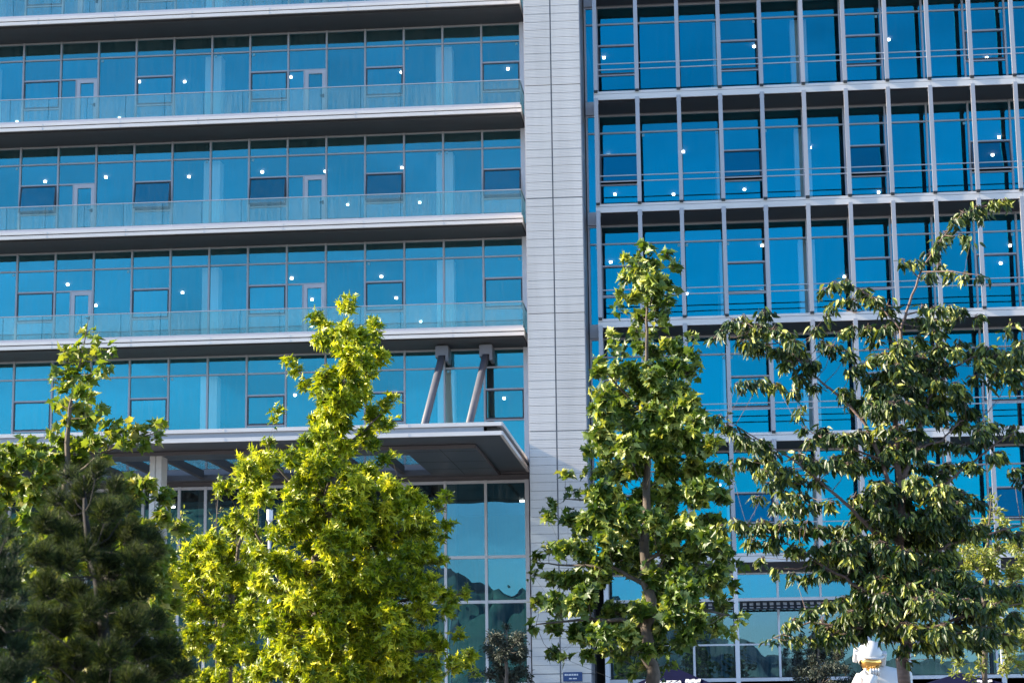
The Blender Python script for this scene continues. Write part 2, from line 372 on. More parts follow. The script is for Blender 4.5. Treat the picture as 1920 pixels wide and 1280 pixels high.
# entrance canopy
Cn = empty('entrance_canopy', (9, -5, 11)); Cn.parent = A; Cn.matrix_parent_inverse = A.matrix_basis.inverted()
cx0, cx1, cy, cz = XL, 19.65, -10.3, 10.68
m = MB(); m.box(cx0, cx1, cy, cy+.1, cz, cz+.13); m.box(cx0, cx1, cy-.02, cy+.2, cz+.30, cz+.42)
m.box(cx1-.1, cx1, cy+.1, -.12, cz, cz+.13); m.box(cx1-.2, cx1-.0, cy+.2, -.12, cz+.30, cz+.42)
seams(m, cx0, cx1, 3.0, 1.6, cy-.003, cz, cz+.13); seams(m, cx0, cx1, 3.0, 1.6, cy-.023, cz+.3, cz+.42)
m.build('canopy_fascia', ALU, Cn)
m = MB(); m.box(cx0, cx1-.62, cy+.08, cy+.18, cz+.13, cz+.30); m.build('fascia_recess', FIN, Cn)  # darker metal stands in for the shadow between the flanges
m = MB(); m.box(cx1-.55, cx1-.12, cy+.4, -.12, cz+.13, cz+.30)
m.box(cx0, cx1-.1, cy+.1, -8.06, cz+.02, cz+.12); m.box(18.5, cx1-.1, -8.06, -.1, cz+.02, cz+.12)
# dropped inner panels round the skylight
m.box(cx0, 18.5, -8.05, -6.57, cz-.1, cz+.06); m.box(16.1, 18.5, -6.57, -.72, cz-.1, cz+.06); m.box(cx0, 18.5, -.72, -.05, cz-.1, cz+.1)
m.box(16.1, cx1-.2, -8.06, -.1, cz+.31, cz+.40)
m.box(cx0, cx1-.2, cy+.25, -6.6, cz+.31, cz+.40)
m.build('canopy_soffit', surf('canopy_soffit_panel', (.085, .088, .10), .4, .2, .06, 1), Cn)
m = MB(); m.box(cx0, 18.52, -8.10, -8.062, cz-.12, cz+.0); m.box(18.505, 18.54, -8.06, -.1, cz-.12, cz+.0)
seams(m, cx0, 18.5, 3.0, .6, -8.104, cz-.12, cz)
m.build('edge_trim', SILL, Cn)
m = MB()
x = 16.1
for y in (-7.3, -4.5, -2.4): m.box(16.1, 18.5, y-.01, y+.01, cz-.104, cz-.1)
m.box(17.3, 17.32, -8.05, -.72, cz-.104, cz-.1); m.build('panel_joint', DARK, Cn)
for i in range(-4, 11):
    m = MB(); m.box(1.5*i-.09, 1.5*i+.09, -6.57, -.72, cz-.02, cz+.26); m.build('canopy_beam', SOFF, Cn)
m = MB()
for i in range(-4, 11): m.quad((1.5*i+.02, -6.57, cz+.3), (1.5*i+1.48 if i < 10 else 16.1, -6.57, cz+.3), (1.5*i+1.48 if i < 10 else 16.1, -.72, cz+.3), (1.5*i+.02, -.72, cz+.3))
m.build('roof_glass', GLR, Cn)
m = MB()
for z in (-.0,):
    m.tube([(7.9, -5.9, cz+.2), (8.9, -2.2, cz+.22)], .012, 5); m.tube([(9.4, -5.2, cz+.22), (8.7, -3.2, cz+.2)], .012, 5)
m.build('tie_rod', DARK, Cn)
BRK = surf('bracket_paint', (.15, .15, .17), .5, .1, .06, 3)
for bx, sx in ((16.52, 16.2), (18.15, 17.78)):
    m = MB(); m.tube([(sx-.02, -4.75, cz+.4), (bx, -.62, 15.12)], .135, 20); so_ = m.build('strut', surf('strut_paint', (.09, .095, .12), .6, .0, .06, 3), Cn, smooth=True)
    m = MB(); m.box(bx-.24, bx+.24, -.95, -.0, 14.98, 15.32); m.box(bx-.2, bx+.2, -.85, -.05, 15.32, T(3)+.73); m.box(bx+.13, bx+.24, -.96, -.1, 14.75, 15.0)
    m.box(bx-.24, bx-.13, -.96, -.1, 14.9, 15.0)
    m.build('strut_bracket', BRK, Cn)
    m = MB(); m.box(sx-.32, sx+.12, -5.1, -4.5, cz+.42, cz+.56); m.build('strut_foot', FRAME, Cn)
for cxx in (-1.35, 7.7):
    m = MB(); m.v = [(cxx+a, b, c) for c in (0, cz-.1) for a, b in ((-.2,-7.9),(-.022,-7.9),(-.022,-7.85),(.022,-7.85),(.022,-7.9),(.2,-7.9),(.2,-7.15),(-.2,-7.15))]; m.f = [tuple(range(7,-1,-1)), tuple(range(8,16))]+[(i,(i+1)%8,(i+1)%8+8,i+8) for i in range(8)]; m.m = [0]*10; m.build('canopy_column', ALU, A)
# sign plate on the pier
sg = MB(); sg.box(21.0, 21.66, -3.63, -3.606, 3.0, 3.32)
SGN = surf('navy_sign', (.012, .05, .17), .4, 0, .05); so_ = sg.build('sign_plate', SGN, P)
sg = MB(); x = 21.05
for wd in (.09, .05, .1, .07, .11, .06):
    sg.box(x, x+wd-.014, -3.636, -3.631, 3.2, 3.26); x += wd
sg.box(21.2, 21.3, -3.636, -3.631, 3.08, 3.12); sg.box(21.33, 21.47, -3.636, -3.631, 3.08, 3.12); sg.build('sign_lettering', WHITE, so_)
# ---------------------------------------------------------------- right wing with fins
B = empty('fin_clad_office_building', (30, -1.4, 0))
tag(B, 'glass office block with upright silver fins and rails standing right of the grey clad pier', 'building')
YR = -1.4; RX0, RX1 = 22.5, 42.0
FH2 = [(k, T(k)) for k in range(-1, 5)]
for k, t in FH2:
    bay(B, 22.06, 22.5, k, 'full', YR, t-2.98, t+.70, FRAME, gm=GLR2)
    for i in range(13):
        x0 = 22.5+1.5*i
        kd = 'awning' if i % 3 == 0 else 'full'
        bay(B, x0, x0+1.5, k, kd, YR, t-2.98, t+.70, FRAME, opened=random.uniform(10, 12.5) if kd == 'awning' and k in (1, 4) else 0, gm=GLR2)
    m = MB(); m.box(22.03, RX1, YR-.1, .3, t+.71, t+1.21); m.build('spandrel', FIN, B)
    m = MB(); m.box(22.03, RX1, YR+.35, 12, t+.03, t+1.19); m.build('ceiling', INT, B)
    zb = t+.80
    s = MB(); s.prism([(-2.98, zb+.03), (YR-.1, zb+.03), (YR-.1, zb+.30), (-2.98, zb+.30)], 22.45, RX1)
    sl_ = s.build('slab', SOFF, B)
    f = MB(); f.box(22.42, RX1, -3.05, -2.982, zb, zb+.205); f.box(22.42, RX1, -3.04, -2.982, zb+.222, zb+.315)
    f.box(22.42, 22.45, -2.982, YR-.1, zb, zb+.3)
    for i in range(13): f.box(22.5+1.5*i-.006, 22.5+1.5*i+.006, -3.053, -3.05, zb, zb+.205)
    f.build('fascia', ALU, sl_)
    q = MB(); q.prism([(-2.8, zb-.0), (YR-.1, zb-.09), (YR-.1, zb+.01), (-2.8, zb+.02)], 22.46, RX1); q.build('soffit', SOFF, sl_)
    # fins of the storey below this slab, hung in front of its edge
    if k < 4+1:
        for i in range(14):
            x = 22.55+1.5*i - .05
            zt = zb+.06; z0 = T(k)-FH+.80+.36
            if k == 4: z0 = T(4)-FH+.80+.36
            m = MB(); m.box(x-.072, x+.072, -3.09, -2.92, z0, zt) if False else m.box(x-.072, x+.072, -3.11, -2.99+.05, z0, zb-.001)
            m.box(x-.072, x+.072, -3.11, -3.056, zb-.001, zb+.06)
            m.box(x-.09, x+.09, -3.06+.1, -2.8, zb-.09, zb-.001)
            fo = m.build('fin', FIN, B)
            m = MB(); m.box(x-.065, x+.065, -3.1, -2.95, z0-.09, z0); m.build('fin_foot', DARK, fo)
        rl = MB()
        for dz in (-2.05, -2.27): rl.box(22.5, RX1, -3.02, -2.97, t+dz-.017, t+dz+.017)
        rl.build('rail', FIN, B)
z5 = T(5)+.80                                 # lowest slab, over the double-height shop level
zb = z5
s = MB(); s.box(22.45, RX1, -2.98, YR-.1, zb+.03, zb+.30); sl_ = s.build('slab', SOFF, B)
f = MB(); f.box(22.42, RX1, -3.05, -2.982, zb, zb+.205); f.box(22.42, RX1, -3.04, -2.982, zb+.222, zb+.315); f.build('fascia', ALU, sl_)
q = MB(); q.prism([(-2.8, zb-.0), (YR-.1, zb-.25), (YR-.1, zb+.01), (-2.8, zb+.02)], 22.46, RX1); q.build('soffit', SILL, sl_)
for i in range(13):
    a_, b_ = 22.5+1.5*i, 24+1.5*i; hw = .04
    w = empty('shopfront_window', ((a_+b_)/2, YR, 4)); w.parent = B; w.matrix_parent_inverse = B.matrix_basis.inverted()
    m = MB(); p = MB(); m.box(a_-hw, a_+hw, YR-.1, YR+.1, 3.1, zb-.26)
    m.box(a_+hw, b_-hw, YR-.06, YR+.08, 4.21, 4.27)
    m.box(a_+hw, b_-hw, YR-.06, YR+.08, zb-.32, zb-.26)
    one_pane(w, GLU, a_+hw, b_-hw, 5.86, zb-.32, YR, .0005); one_pane(w, GLS, a_+hw, b_-hw, 4.27, 5.72, YR, .0005); one_pane(w, GLS, a_+hw, b_-hw, 3.1, 4.21, YR, .0005)
    m.build('frame', WHITE, w)
    m = MB(); m.box(a_, b_, YR-.22, YR+.2, 5.74, 5.86); m.build('shop_beam', WHITE, B); m = MB(); m.box(a_, b_, YR-.14, YR+.2, 2.96, 3.08); m.build('shop_sill', WHITE, B)
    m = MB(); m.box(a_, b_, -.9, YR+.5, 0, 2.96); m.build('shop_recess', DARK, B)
for i in (0, 1, 2, 3, 4):
    x = 22.5+4.5*i; m = MB(); m.box(x-.075, x+.075, -3.05, -2.85, 0, zb-.002); m.build('column', WHITE, B)
for i in range(1, 5):                          # sunshade ladders below the beam
    xa, xb = 22.5+4.5*(i-1)+.15, 22.5+4.5*i-.1
    m = MB(); y0_, y1_, z0_, z1_ = YR-.23, YR-.75, 5.72, 5.41
    def pl(xa_, xb_, f0, f1):
        ya, yb = y0_+(y1_-y0_)*f0, y0_+(y1_-y0_)*f1; za, zb2 = z0_+(z1_-z0_)*f0, z0_+(z1_-z0_)*f1
        m.prism([(ya, za), (ya, za+.03), (yb, zb2+.03), (yb, zb2)], xa_, xb_)
    pl(xa, xb, 0, .10); pl(xa, xb, .55, .66); pl(xa, xb, .9, 1)
    x = xa+.0
    while x < xb-.1: pl(x, x+.10, .10, .55); pl(x, x+.10, .66, .9); x += .235
    wb = MB(); wb.box(xa, xb, YR-.16, YR-.11, 5.5, 5.735); wb.build('shop_beam', WHITE, B)
    m.build('sunshade', DARK, B)
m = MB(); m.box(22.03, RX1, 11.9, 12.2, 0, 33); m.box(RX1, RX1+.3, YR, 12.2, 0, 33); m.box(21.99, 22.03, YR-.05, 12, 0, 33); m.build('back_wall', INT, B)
m = MB(); m.box(22.0, RX1+.3, YR-.2, 12.3, 35.0, 35.5); m.build('roof', ALU, B)
for k in range(-1, 5):
    for cx in (30.0, 39.0):
        m = MB(); m.box(cx-.3, cx+.3, YR+.4, YR+1.0, T(k)-3.01, T(k)+.02); m.build('column', INTC, B)
    m = MB(); m.box(26.82, 26.95, YR+.35, 11, T(k)-3.01, T(k)+.02); m.build('partition', INTC, B)
for k, v in {0: [(22.58, 2.43), (28.44, 1.82), (33.58, 1.65), (37.65, 4.41)],
 1: [(22.72, 1.56), (25.59, 1.43), (30.42, 1.49), (37.45, 1.04), (37.54, 3.53), (22.7, 7.59), (25.11, 7.94), (28.03, 7.55), (33.58, 8.77)],
 2: [(22.72, 1.54), (28.41, -.43), (25.55, 7.94), (28.6, 7.97), (31.8, 5.53), (37.61, .92), (37.68, 3.96)],
 3: [(22.4, 5.48), (32.67, 3.81)], 4: [(26.6, 3.21), (34.65, 1.61)]}.items():
    for x, y in v:
        m = MB(); disc(m, x, y, T(k)+.02, .056); m.build('downlight', LAMP, B)
# ---------------------------------------------------------------- trees
#LEAVES
def leaf_template(kind):
    if kind == 'plane':
        h = [(.0, .0), (.16, -.1), (.46, -.06), (.33, .12), (.6, .34), (.36, .38), (.3, .58), (.14, .66)]; tip = (0, 1.0); fold, droop = .5, .4
    elif kind == 'star':
        h = [(.0, .0), (.12, -.06), (.5, -.12), (.22, .14), (.62, .38), (.2, .4), (.13, .6)]; tip = (0, 1.08); fold, droop = .5, .35
    elif kind == 'cherry':
        h = [(.0, .0), (.12, .14), (.18, .36), (.16, .6), (.08, .84)]; tip = (0, 1.05); fold, droop = .6, .35
    else:
        h = [(.0, .0), (.14, .2), (.2, .45), (.13, .75)]; tip = (0, 1.0); fold, droop = .4, .2
    L = h + [tip] + [(-x, y) for x, y in reversed(h[1:])]
    V = [(x, y, fold*abs(x)-droop*max(0, y)**2*.6) for x, y in L]; V.append((0, .38, -droop*.09-.02))
    c = len(V)-1; n_ = len(L)
    return np.array(V, float), np.array([(i, (i+1) % n_, c) for i in range(n_)], int)
def mesh_tris(name, V, Fc, rnd, mat, parent):
    me = bpy.data.meshes.new(name); me.vertices.add(len(V)); me.vertices.foreach_set('co', V.astype(np.float32).ravel())
    nf = len(Fc); me.loops.add(nf*3); me.loops.foreach_set('vertex_index', Fc.astype(np.int32).ravel())
    me.polygons.add(nf); me.polygons.foreach_set('loop_start', np.arange(0, nf*3, 3, dtype=np.int32)); me.polygons.foreach_set('loop_total', np.full(nf, 3, np.int32))
    a = me.attributes.new('rnd', 'FLOAT', 'POINT'); a.data.foreach_set('value', rnd.astype(np.float32))
    me.materials.append(mat); me.update(calc_edges=True); return link(name, me, parent)
def unit(a): return a/np.maximum(np.linalg.norm(a, axis=-1, keepdims=True), 1e-9)
def place_leaves(name, kind, P_, D_, N_, size, mat, parent, rnd=None):
    tv, tf = leaf_template(kind); n_ = len(P_); D_ = unit(D_); X_ = unit(np.cross(D_, N_)); Z_ = np.cross(X_, D_)
    sc = size*rng.uniform(.5, 1.25, n_)
    cup = rng.uniform(.2, 1.8, n_)
    V = P_[:, None, :] + sc[:, None, None]*(tv[None, :, 0, None]*X_[:, None, :] + tv[None, :, 1, None]*D_[:, None, :] + (tv[None, :, 2, None]*cup[:, None, None])*Z_[:, None, :])
    Fc = tf[None] + (np.arange(n_)*len(tv))[:, None, None]
    rnd = rng.random(n_) if rnd is None else rnd
    return mesh_tris(name, V.reshape(-1, 3), Fc.reshape(-1, 3), np.repeat(rnd, len(tv)), mat, parent)
def rand_unit(n_): return unit(rng.normal(size=(n_, 3)))
def grow_tree(name, label, cat, Y, trunk, limbs, clumps, kind, lsize, dens, leaf_m, bark_m, depth, style='spread', group=None, fill=1.0, rpow=2.0):
    """trunk/limbs: [(px,py,radius_m)], clumps [(px,py,r_px)]: measured silhouette, given real depth here"""
    if kind == 'plane': clumps = [(a, b, c*(.78 if b < 740 else .92)) for a, b, c in clumps]
    if kind in ('star', 'cherry') and fill > .9: clumps = list(clumps) + [(a+rng.normal(0, .75)*c, b+rng.normal(0, .6)*c, c*.8) for a, b, c in clumps if c >= (20 if kind != 'cherry' else 15) and b > (930 if kind != 'cherry' else 640)]
    base = at(trunk[0][0], trunk[0][1], Y); base = Vector((base.x, base.y, 0))
    root = empty(name, base); tag(root, label, cat, group)
    dist = (Vector(at(trunk[0][0], 900, Y))-CAM).dot(fw); mpp = dist/F_PX
    wood = MB(); nodes = []                     # (pos, px, py, radius)
    def addline(pts, dy0=0., dy1=0.):
        W3 = []; rr = []; n_ = len(pts)
        for i, (x, y, r_) in enumerate(pts):
            f_ = i/max(1, n_-1); W3.append(np.array(at(x, y, Y + dy0 + (dy1-dy0)*f_))); rr.append(r_)
        # subdivide with a slight wander
        Q = []; RR = []
        for i in range(n_-1):
            for s_ in range(4):
                f_ = s_/4; q = W3[i]*(1-f_)+W3[i+1]*f_ + (rng.normal(0, .35, 3)*rr[i] if (i or s_) else 0)
                Q.append(q); RR.append(rr[i]*(1-f_)+rr[i+1]*f_); nodes.append((Q[-1], pts[i][0]*(1-f_)+pts[i+1][0]*f_, pts[i][1]*(1-f_)+pts[i+1][1]*f_, RR[-1]))
        Q.append(W3[-1]); RR.append(rr[-1]); nodes.append((Q[-1], pts[-1][0], pts[-1][1], RR[-1]))
        wood.tube(Q, RR, 8 if rr[0] > .02 else 5)
        return Q
    g0 = at(trunk[0][0], trunk[0][1], Y); wood.tube([(base.x, base.y, -.05), (base.x, base.y, .15), tuple(g0)], [trunk[0][2]*1.6, trunk[0][2]*1.25, trunk[0][2]], 10)
    addline(trunk)
    for l in limbs: addline(l, 0, rng.uniform(-depth, depth)*.7)
    PP = []; DD = []; NN = []; CC = []
    order = sorted(clumps, key=lambda c: -c[1]); axis = np.array(at(trunk[-1][0], trunk[-1][1], Y))
    nodes0 = list(nodes)
    for (cx_, cy_, cr) in order:
        # nearest wood that lies below the clump
        best = min(nodes, key=lambda q: (q[1]-cx_)**2 + ((q[2]-cy_-cr)*(1.0 if q[2] > cy_ else 2.6))**2 + (0 if q[3] > .002 else 1e5))
        far = math.hypot(best[1]-cx_, best[2]-cy_)*mpp; rm = cr*mpp
        off = np.clip((best[0][1]-Y) + rng.normal(0, .5)*min(depth, .25+far), -depth, depth)
        c = np.array(at(cx_, cy_, Y+off)); s0 = best[0]
        mid = (s0+c)/2 + np.array([0, 0, -.12*far]) + rng.normal(0, .03, 3)*far
        r0_ = min(best[3]*.7, max(.004, .012*rm/.25)); wood.tube([s0, mid, c], [r0_, r0_*.7, r0_*.45], 5)
        nodes.append((c, cx_, cy_, r0_*.5))
        copies = [c]
        if cr >= 17 and style != 'needle':     # interior of the crown: the same branch system continues in depth
            for _ in range(3 if fill > .9 else 1):
                o = rng.uniform(-depth, depth)*min(1, cr/24.); cc = c + np.array([rng.normal(0, .5)*rm, o, rng.normal(0, .5)*rm]); copies.append(cc)
        for ic, c_ in enumerate(copies):
            if ic: wood.tube([s0, (s0+c_)/2+np.array([0, 0, -.05]), c_], [r0_*.7, r0_*.5, r0_*.3], 4)
            nt_ = max(4, int(dens*(cr/20.)**rpow*(1 if ic == 0 else .7)))
            outward = unit(c_ - (s0 + np.array([0, 0, -.3*far])) + rng.normal(0, .02, 3))
            ck = rng.normal(0, .12)
            for q in range(nt_):
                d = unit(rand_unit(1)[0] + outward*.8 + np.array([0, 0, .5 if style == 'spread' else (.05 if style == 'spray' else .6)]))
                if style == 'spray': d = unit(d*np.array([1.4, 1.0, .38]))
                ln = rm*rng.uniform(.45, .95); st = c_ + rand_unit(1)[0]*rm*.3 - d*rm*.15
                e = st + d*ln + np.array([0, 0, (.12 if style != 'spray' else -.06)*ln])
                m_ = (st+e)/2 + rng.normal(0, .04, 3)*ln
                wood.tube([st, m_, e], [.0035, .0028, .0015], 3, cap=False)
                nl = max(3, int(ln/(lsize*.33)))
                for j in range(nl):
                    f_ = (j+.6)/nl; pos = (st*(1-f_)**2 + 2*m_*f_*(1-f_) + e*f_*f_)
                    side = unit(np.cross(d, rand_unit(1)[0]))
                    if style == 'spray':
                        ld = unit(side*.45 + d*.55 + np.array([0, 0, -.95]) + rng.normal(0, .2, 3)); nn = unit(d*.3 + np.array([-.5, -.3, .55]) + rng.normal(0, .65, 3))
                    else:
                        ld = unit(side*.9 + d*.7 + np.array([0, 0, -.45]) + rng.normal(0, .3, 3)); nn = unit(np.array([-.55, -.3, .6]) + rng.normal(0, .62, 3))
                    pp = pos + ld*lsize*.3 + rng.normal(0, .22, 3)*lsize
                    PP.append(pp); DD.append(ld); NN.append(nn); CC.append(np.clip(rng.normal(.42+ck, .3), 0, 1))
    wood.build('trunk', bark_m, root, smooth=True)
    place_leaves('crown', kind, np.array(PP), np.array(DD), np.array(NN), lsize, leaf_m, root, np.array(CC))
    return root
BARK = surf('grey_brown_bark', (.10, .08, .065), .9, 0, .35, 14, (1, 1, .3), bump=.6)
BARKP = surf('pine_bark', (.03, .027, .026), .9, 0, .3, 14)
BARKC = surf('cherry_bark', (.13, .085, .07), .7, 0, .3, 12, (1, 1, 3), bump=.5)
LY = leafmat('yellow_green_leaf', (.07, .13, .006), (.30, .36, .012), (.72, .70, .07), .34, .4)
LP = leafmat('plane_leaf', (.025, .06, .008), (.125, .195, .026), (.46, .48, .13), .25, .45)
LPB = leafmat('plane_leaf_yellowing', (.08, .14, .02), (.16, .22, .03), (.32, .30, .08), .40, .42)
LC = leafmat('cherry_leaf', (.010, .032, .006), (.040, .078, .010), (.38, .41, .08), .18, .45, spec=.5)
LO = leafmat('olive_leaf', (.015, .025, .016), (.028, .042, .028), (.06, .08, .055), .1, .6)  # leaf colours darkened to put the bushes in shade
LR = leafmat('pale_green_leaf', (.11, .15, .03), (.20, .24, .05), (.36, .36, .12), .4, .45)
def C(s): return [tuple(float(q) for q in a.split(',')) for a in s.split()]
# yellow maple
YT = C("612,612,14 650,617,14 702,612,15 628,632,20 668,632,22 700,632,16 640,662,24 676,665,24 655,695,26 618,705,16 690,695,14 543,678,11 556,700,13 575,722,14 600,738,16 640,735,26 672,728,20 736,752,12 718,765,14 700,785,18 720,800,12 650,765,28 612,775,24 640,800,26 590,790,14 522,772,11 513,790,8 600,815,22 575,835,18 640,840,24 610,865,28 565,860,14 690,815,14 695,835,14 505,832,13 480,858,15 455,858,9 520,860,14 500,885,20 490,905,20 485,930,20 575,890,24 610,900,28 650,895,26 690,890,20 720,865,16 735,858,10 560,930,28 600,940,30 645,935,30 690,930,26 735,920,18 540,965,22 590,985,30 640,985,30 690,975,28 735,960,24 775,945,20 790,975,20 840,935,12 820,950,15 838,985,14 825,1010,12 780,1000,22 740,1005,26 690,1020,28 640,1035,28 590,1035,22 535,1015,18 505,1000,14 550,1070,24 610,1085,24 660,1075,28 710,1065,28 755,1050,24 800,1040,18 826,1050,10 520,1060,20 540,1110,26 590,1130,26 640,1130,28 690,1120,28 740,1105,26 790,1095,20 835,1115,18 868,1112,12 510,1110,20 500,1160,22 550,1170,26 600,1180,26 650,1180,28 700,1170,28 750,1160,26 800,1150,18 840,1150,14 520,1215,22 570,1225,26 620,1235,26 670,1230,28 720,1220,28 770,1210,26 820,1205,20 860,1195,12 880,1230,13 850,1245,18 888,1262,9 800,1255,22 740,1265,26 680,1275,26 620,1280,26 560,1275,22 500,1260,20")
grow_tree('maple_tree', 'tall bright yellow-green maple standing in front of the entrance canopy', 'tree', -49, [(588, 1290, .10), (592, 1180, .09), (592, 1080, .08), (612, 960, .06), (632, 850, .045), (640, 740, .03), (652, 660, .018), (655, 612, .008)],
    [[(590, 1150, .04), (520, 1080, .03), (480, 1000, .015)], [(592, 1120, .04), (680, 1040, .028), (770, 980, .018), (835, 950, .008)], [(590, 1190, .04), (700, 1130, .025), (800, 1120, .018), (865, 1112, .006)], [(615, 950, .03), (540, 900, .018), (500, 850, .01), (460, 858, .004)], [(632, 850, .025), (690, 800, .015), (735, 752, .006)], [(636, 790, .02), (590, 730, .012), (545, 680, .005)], [(588, 1230, .035), (700, 1220, .025), (830, 1220, .012)]],
    YT, 'star', .088, 33, LY, BARK, 1.5)
YB = C("465,948,9 470,965,13 455,978,14 440,1003,20 475,1000,18 410,1015,18 380,1025,18 350,1035,16 320,1048,14 305,1062,12 340,1072,22 385,1060,22 430,1050,24 475,1050,20 310,1095,18 350,1110,22 400,1105,24 450,1100,24 490,1095,14 320,1140,16 370,1150,22 420,1150,22 465,1150,20 400,1190,22 450,1195,22 360,1190,14 380,1230,18 430,1235,22 480,1230,20 400,1270,20 450,1275,22 370,1265,14 330,1110,18 300,1120,12 288,1100,11 285,1145,12 290,1185,14 318,1205,14 300,1235,16 335,1250,14 330,1280,18 290,1270,14")
grow_tree('maple_tree', 'low bushy yellow-green maple between the dark pine and the tall yellow maple', 'tree', -46, [(430, 1290, .07), (425, 1200, .06), (432, 1100, .04), (455, 1000, .02), (465, 955, .008)],
    [[(428, 1170, .03), (370, 1110, .02), (310, 1065, .006)], [(428, 1210, .03), (470, 1150, .018), (490, 1100, .008)]], YB, 'star', .085, 33, LY, BARK, 1.3)
YC = C("410,905,8 414,922,10 405,940,11 416,957,11 400,975,8 340,962,10 350,982,12 330,990,12 372,992,10 325,1012,12 345,1020,12 375,1020,12 400,1010,12 420,1000,10 345,1180,14 370,1210,14 390,1160,14 350,1150,14")
grow_tree('sapling', 'slender grey-green sapling rising behind the low yellow maple', 'tree', -36, [(408, 1290, .04), (408, 1150, .03), (405, 1020, .018), (410, 905, .005)],
    [[(407, 1080, .015), (350, 1020, .01), (340, 962, .004)]], YC, 'oval', .085, 16, LR, BARK, .6)
# plane tree in the middle
PT = C("1215,470,13 1250,478,11 1175,490,13 1200,495,15 1262,500,11 1225,505,18 1172,522,15 1205,535,22 1245,535,20 1190,560,20 1225,565,22 1250,570,13 1262,545,8 1165,560,11 1160,582,9 1205,595,18 1232,598,12 1195,622,12 1222,630,12 1245,610,8 1148,628,11 1148,655,12 1200,655,16 1225,665,20 1250,655,18 1275,640,8 1300,632,8 1275,665,18 1300,665,12 1165,665,12 1120,675,10 1125,700,16 1155,700,20 1190,700,22 1225,705,24 1260,700,22 1290,700,20 1308,690,9 1125,735,16 1160,740,22 1200,745,26 1240,745,26 1280,740,22 1115,765,13 1140,785,22 1180,790,26 1220,790,26 1260,790,26 1300,785,20 1120,815,16 1150,835,24 1200,835,28 1250,835,28 1300,830,24 1340,835,18 1105,850,11 1100,890,9 1060,895,9 1075,925,9 1140,880,22 1190,885,28 1245,885,28 1300,880,26 1345,885,18 1370,900,9 1110,930,18 1150,935,24 1200,940,28 1255,940,28 1310,935,26 1350,935,18 1040,945,11 1030,972,13 1065,975,15 1090,985,20 1130,990,24 1180,995,28 1235,1000,28 1290,995,28 1335,985,22 1005,1050,10 1030,1032,11 1060,1030,16 1100,1040,22 1150,1045,24 1200,1050,24 1255,1050,26 1305,1045,26 1350,1040,20 1380,1060,9 1000,1080,9 1035,1085,16 1080,1090,22 1125,1085,20 1240,1100,26 1295,1100,26 1345,1095,20 1375,1100,11 1010,1130,12 1050,1135,20 1100,1140,24 1150,1150,24 1200,1150,24 1255,1150,26 1310,1150,24 1355,1140,18 1387,1160,7 1000,1175,9 1035,1180,18 1080,1190,22 1130,1195,20 1180,1195,22 1235,1190,24 1290,1190,20 1340,1180,18 1370,1178,8 1035,1225,14 1060,1235,11 1100,1225,14 1145,1220,15 1190,1220,16 1240,1220,14 1275,1212,11 1255,1243,7 1215,1252,12 1192,1262,9 1240,1268,9 1215,1225,15 1225,1120,18 1165,1235,11")
grow_tree('plane_tree', 'tall green plane tree with broad lobed leaves before the gap between the two wings', 'tree', -50, [(1222, 1290, .085), (1218, 1200, .075), (1212, 1090, .065), (1212, 950, .05), (1214, 800, .036), (1212, 690, .024), (1212, 600, .016), (1215, 540, .010), (1215, 470, .004)],
    [[(1214, 1100, .03), (1150, 1062, .022), (1080, 1060, .015), (1010, 1055, .006)], [(1216, 1170, .03), (1110, 1160, .02), (1005, 1170, .008)], [(1213, 1050, .03), (1290, 1020, .02), (1370, 1050, .007)], [(1213, 980, .026), (1130, 940, .016), (1060, 935, .006)], [(1214, 860, .022), (1290, 800, .014), (1340, 830, .006)], [(1213, 780, .018), (1155, 720, .012), (1122, 680, .005)], [(1216, 1160, .03), (1300, 1140, .02), (1380, 1155, .007)], [(1212, 740, .014), (1275, 690, .009), (1305, 640, .004)]],
    PT, 'plane', .10, 33, LP, BARK, 1.6)
# left plane tree
LT = C("165,622,7 172,642,8 120,660,7 150,655,11 180,665,9 205,658,5 125,677,11 155,680,13 180,695,9 198,690,7 105,705,9 135,705,15 165,715,13 120,730,13 150,740,15 170,745,9 110,755,7 135,765,13 160,775,13 190,770,7 130,795,13 160,800,15 185,790,10 205,800,10 225,810,10 250,805,8 265,815,10 285,800,9 302,800,8 240,830,13 270,835,11 295,822,9 210,825,11 180,835,15 150,840,17 120,830,15 100,815,9 20,850,13 45,835,10 60,850,17 85,845,11 30,872,19 70,875,21 110,870,19 150,870,19 190,862,12 20,905,21 60,910,21 100,905,19 250,915,7 235,930,10 220,950,12 240,967,9 180,900,13 -5,850,16 -5,890,18 10,930,18 50,940,16 -5,960,18 245,905,12 255,930,11 230,1000,12 90,940,18")
for yy in range(945, 1290, 42):
    for xx in range(-10, 300, 44): LT.append((xx+random.uniform(-12, 12), yy+random.uniform(-12, 12), 19))
grow_tree('plane_tree', 'thin-topped plane tree with yellowing leaves at the left edge behind the pines', 'tree', -53, [(130, 1290, .08), (128, 1100, .06), (126, 950, .045), (125, 830, .03), (135, 740, .018), (155, 660, .009), (165, 600, .003)],
    [[(126, 900, .02), (190, 850, .014), (250, 825, .009), (310, 803, .003)], [(127, 960, .02), (70, 900, .014), (30, 850, .005)]],
    LT, 'plane', .10, 30, LPB, BARK, 1.2, fill=.5)
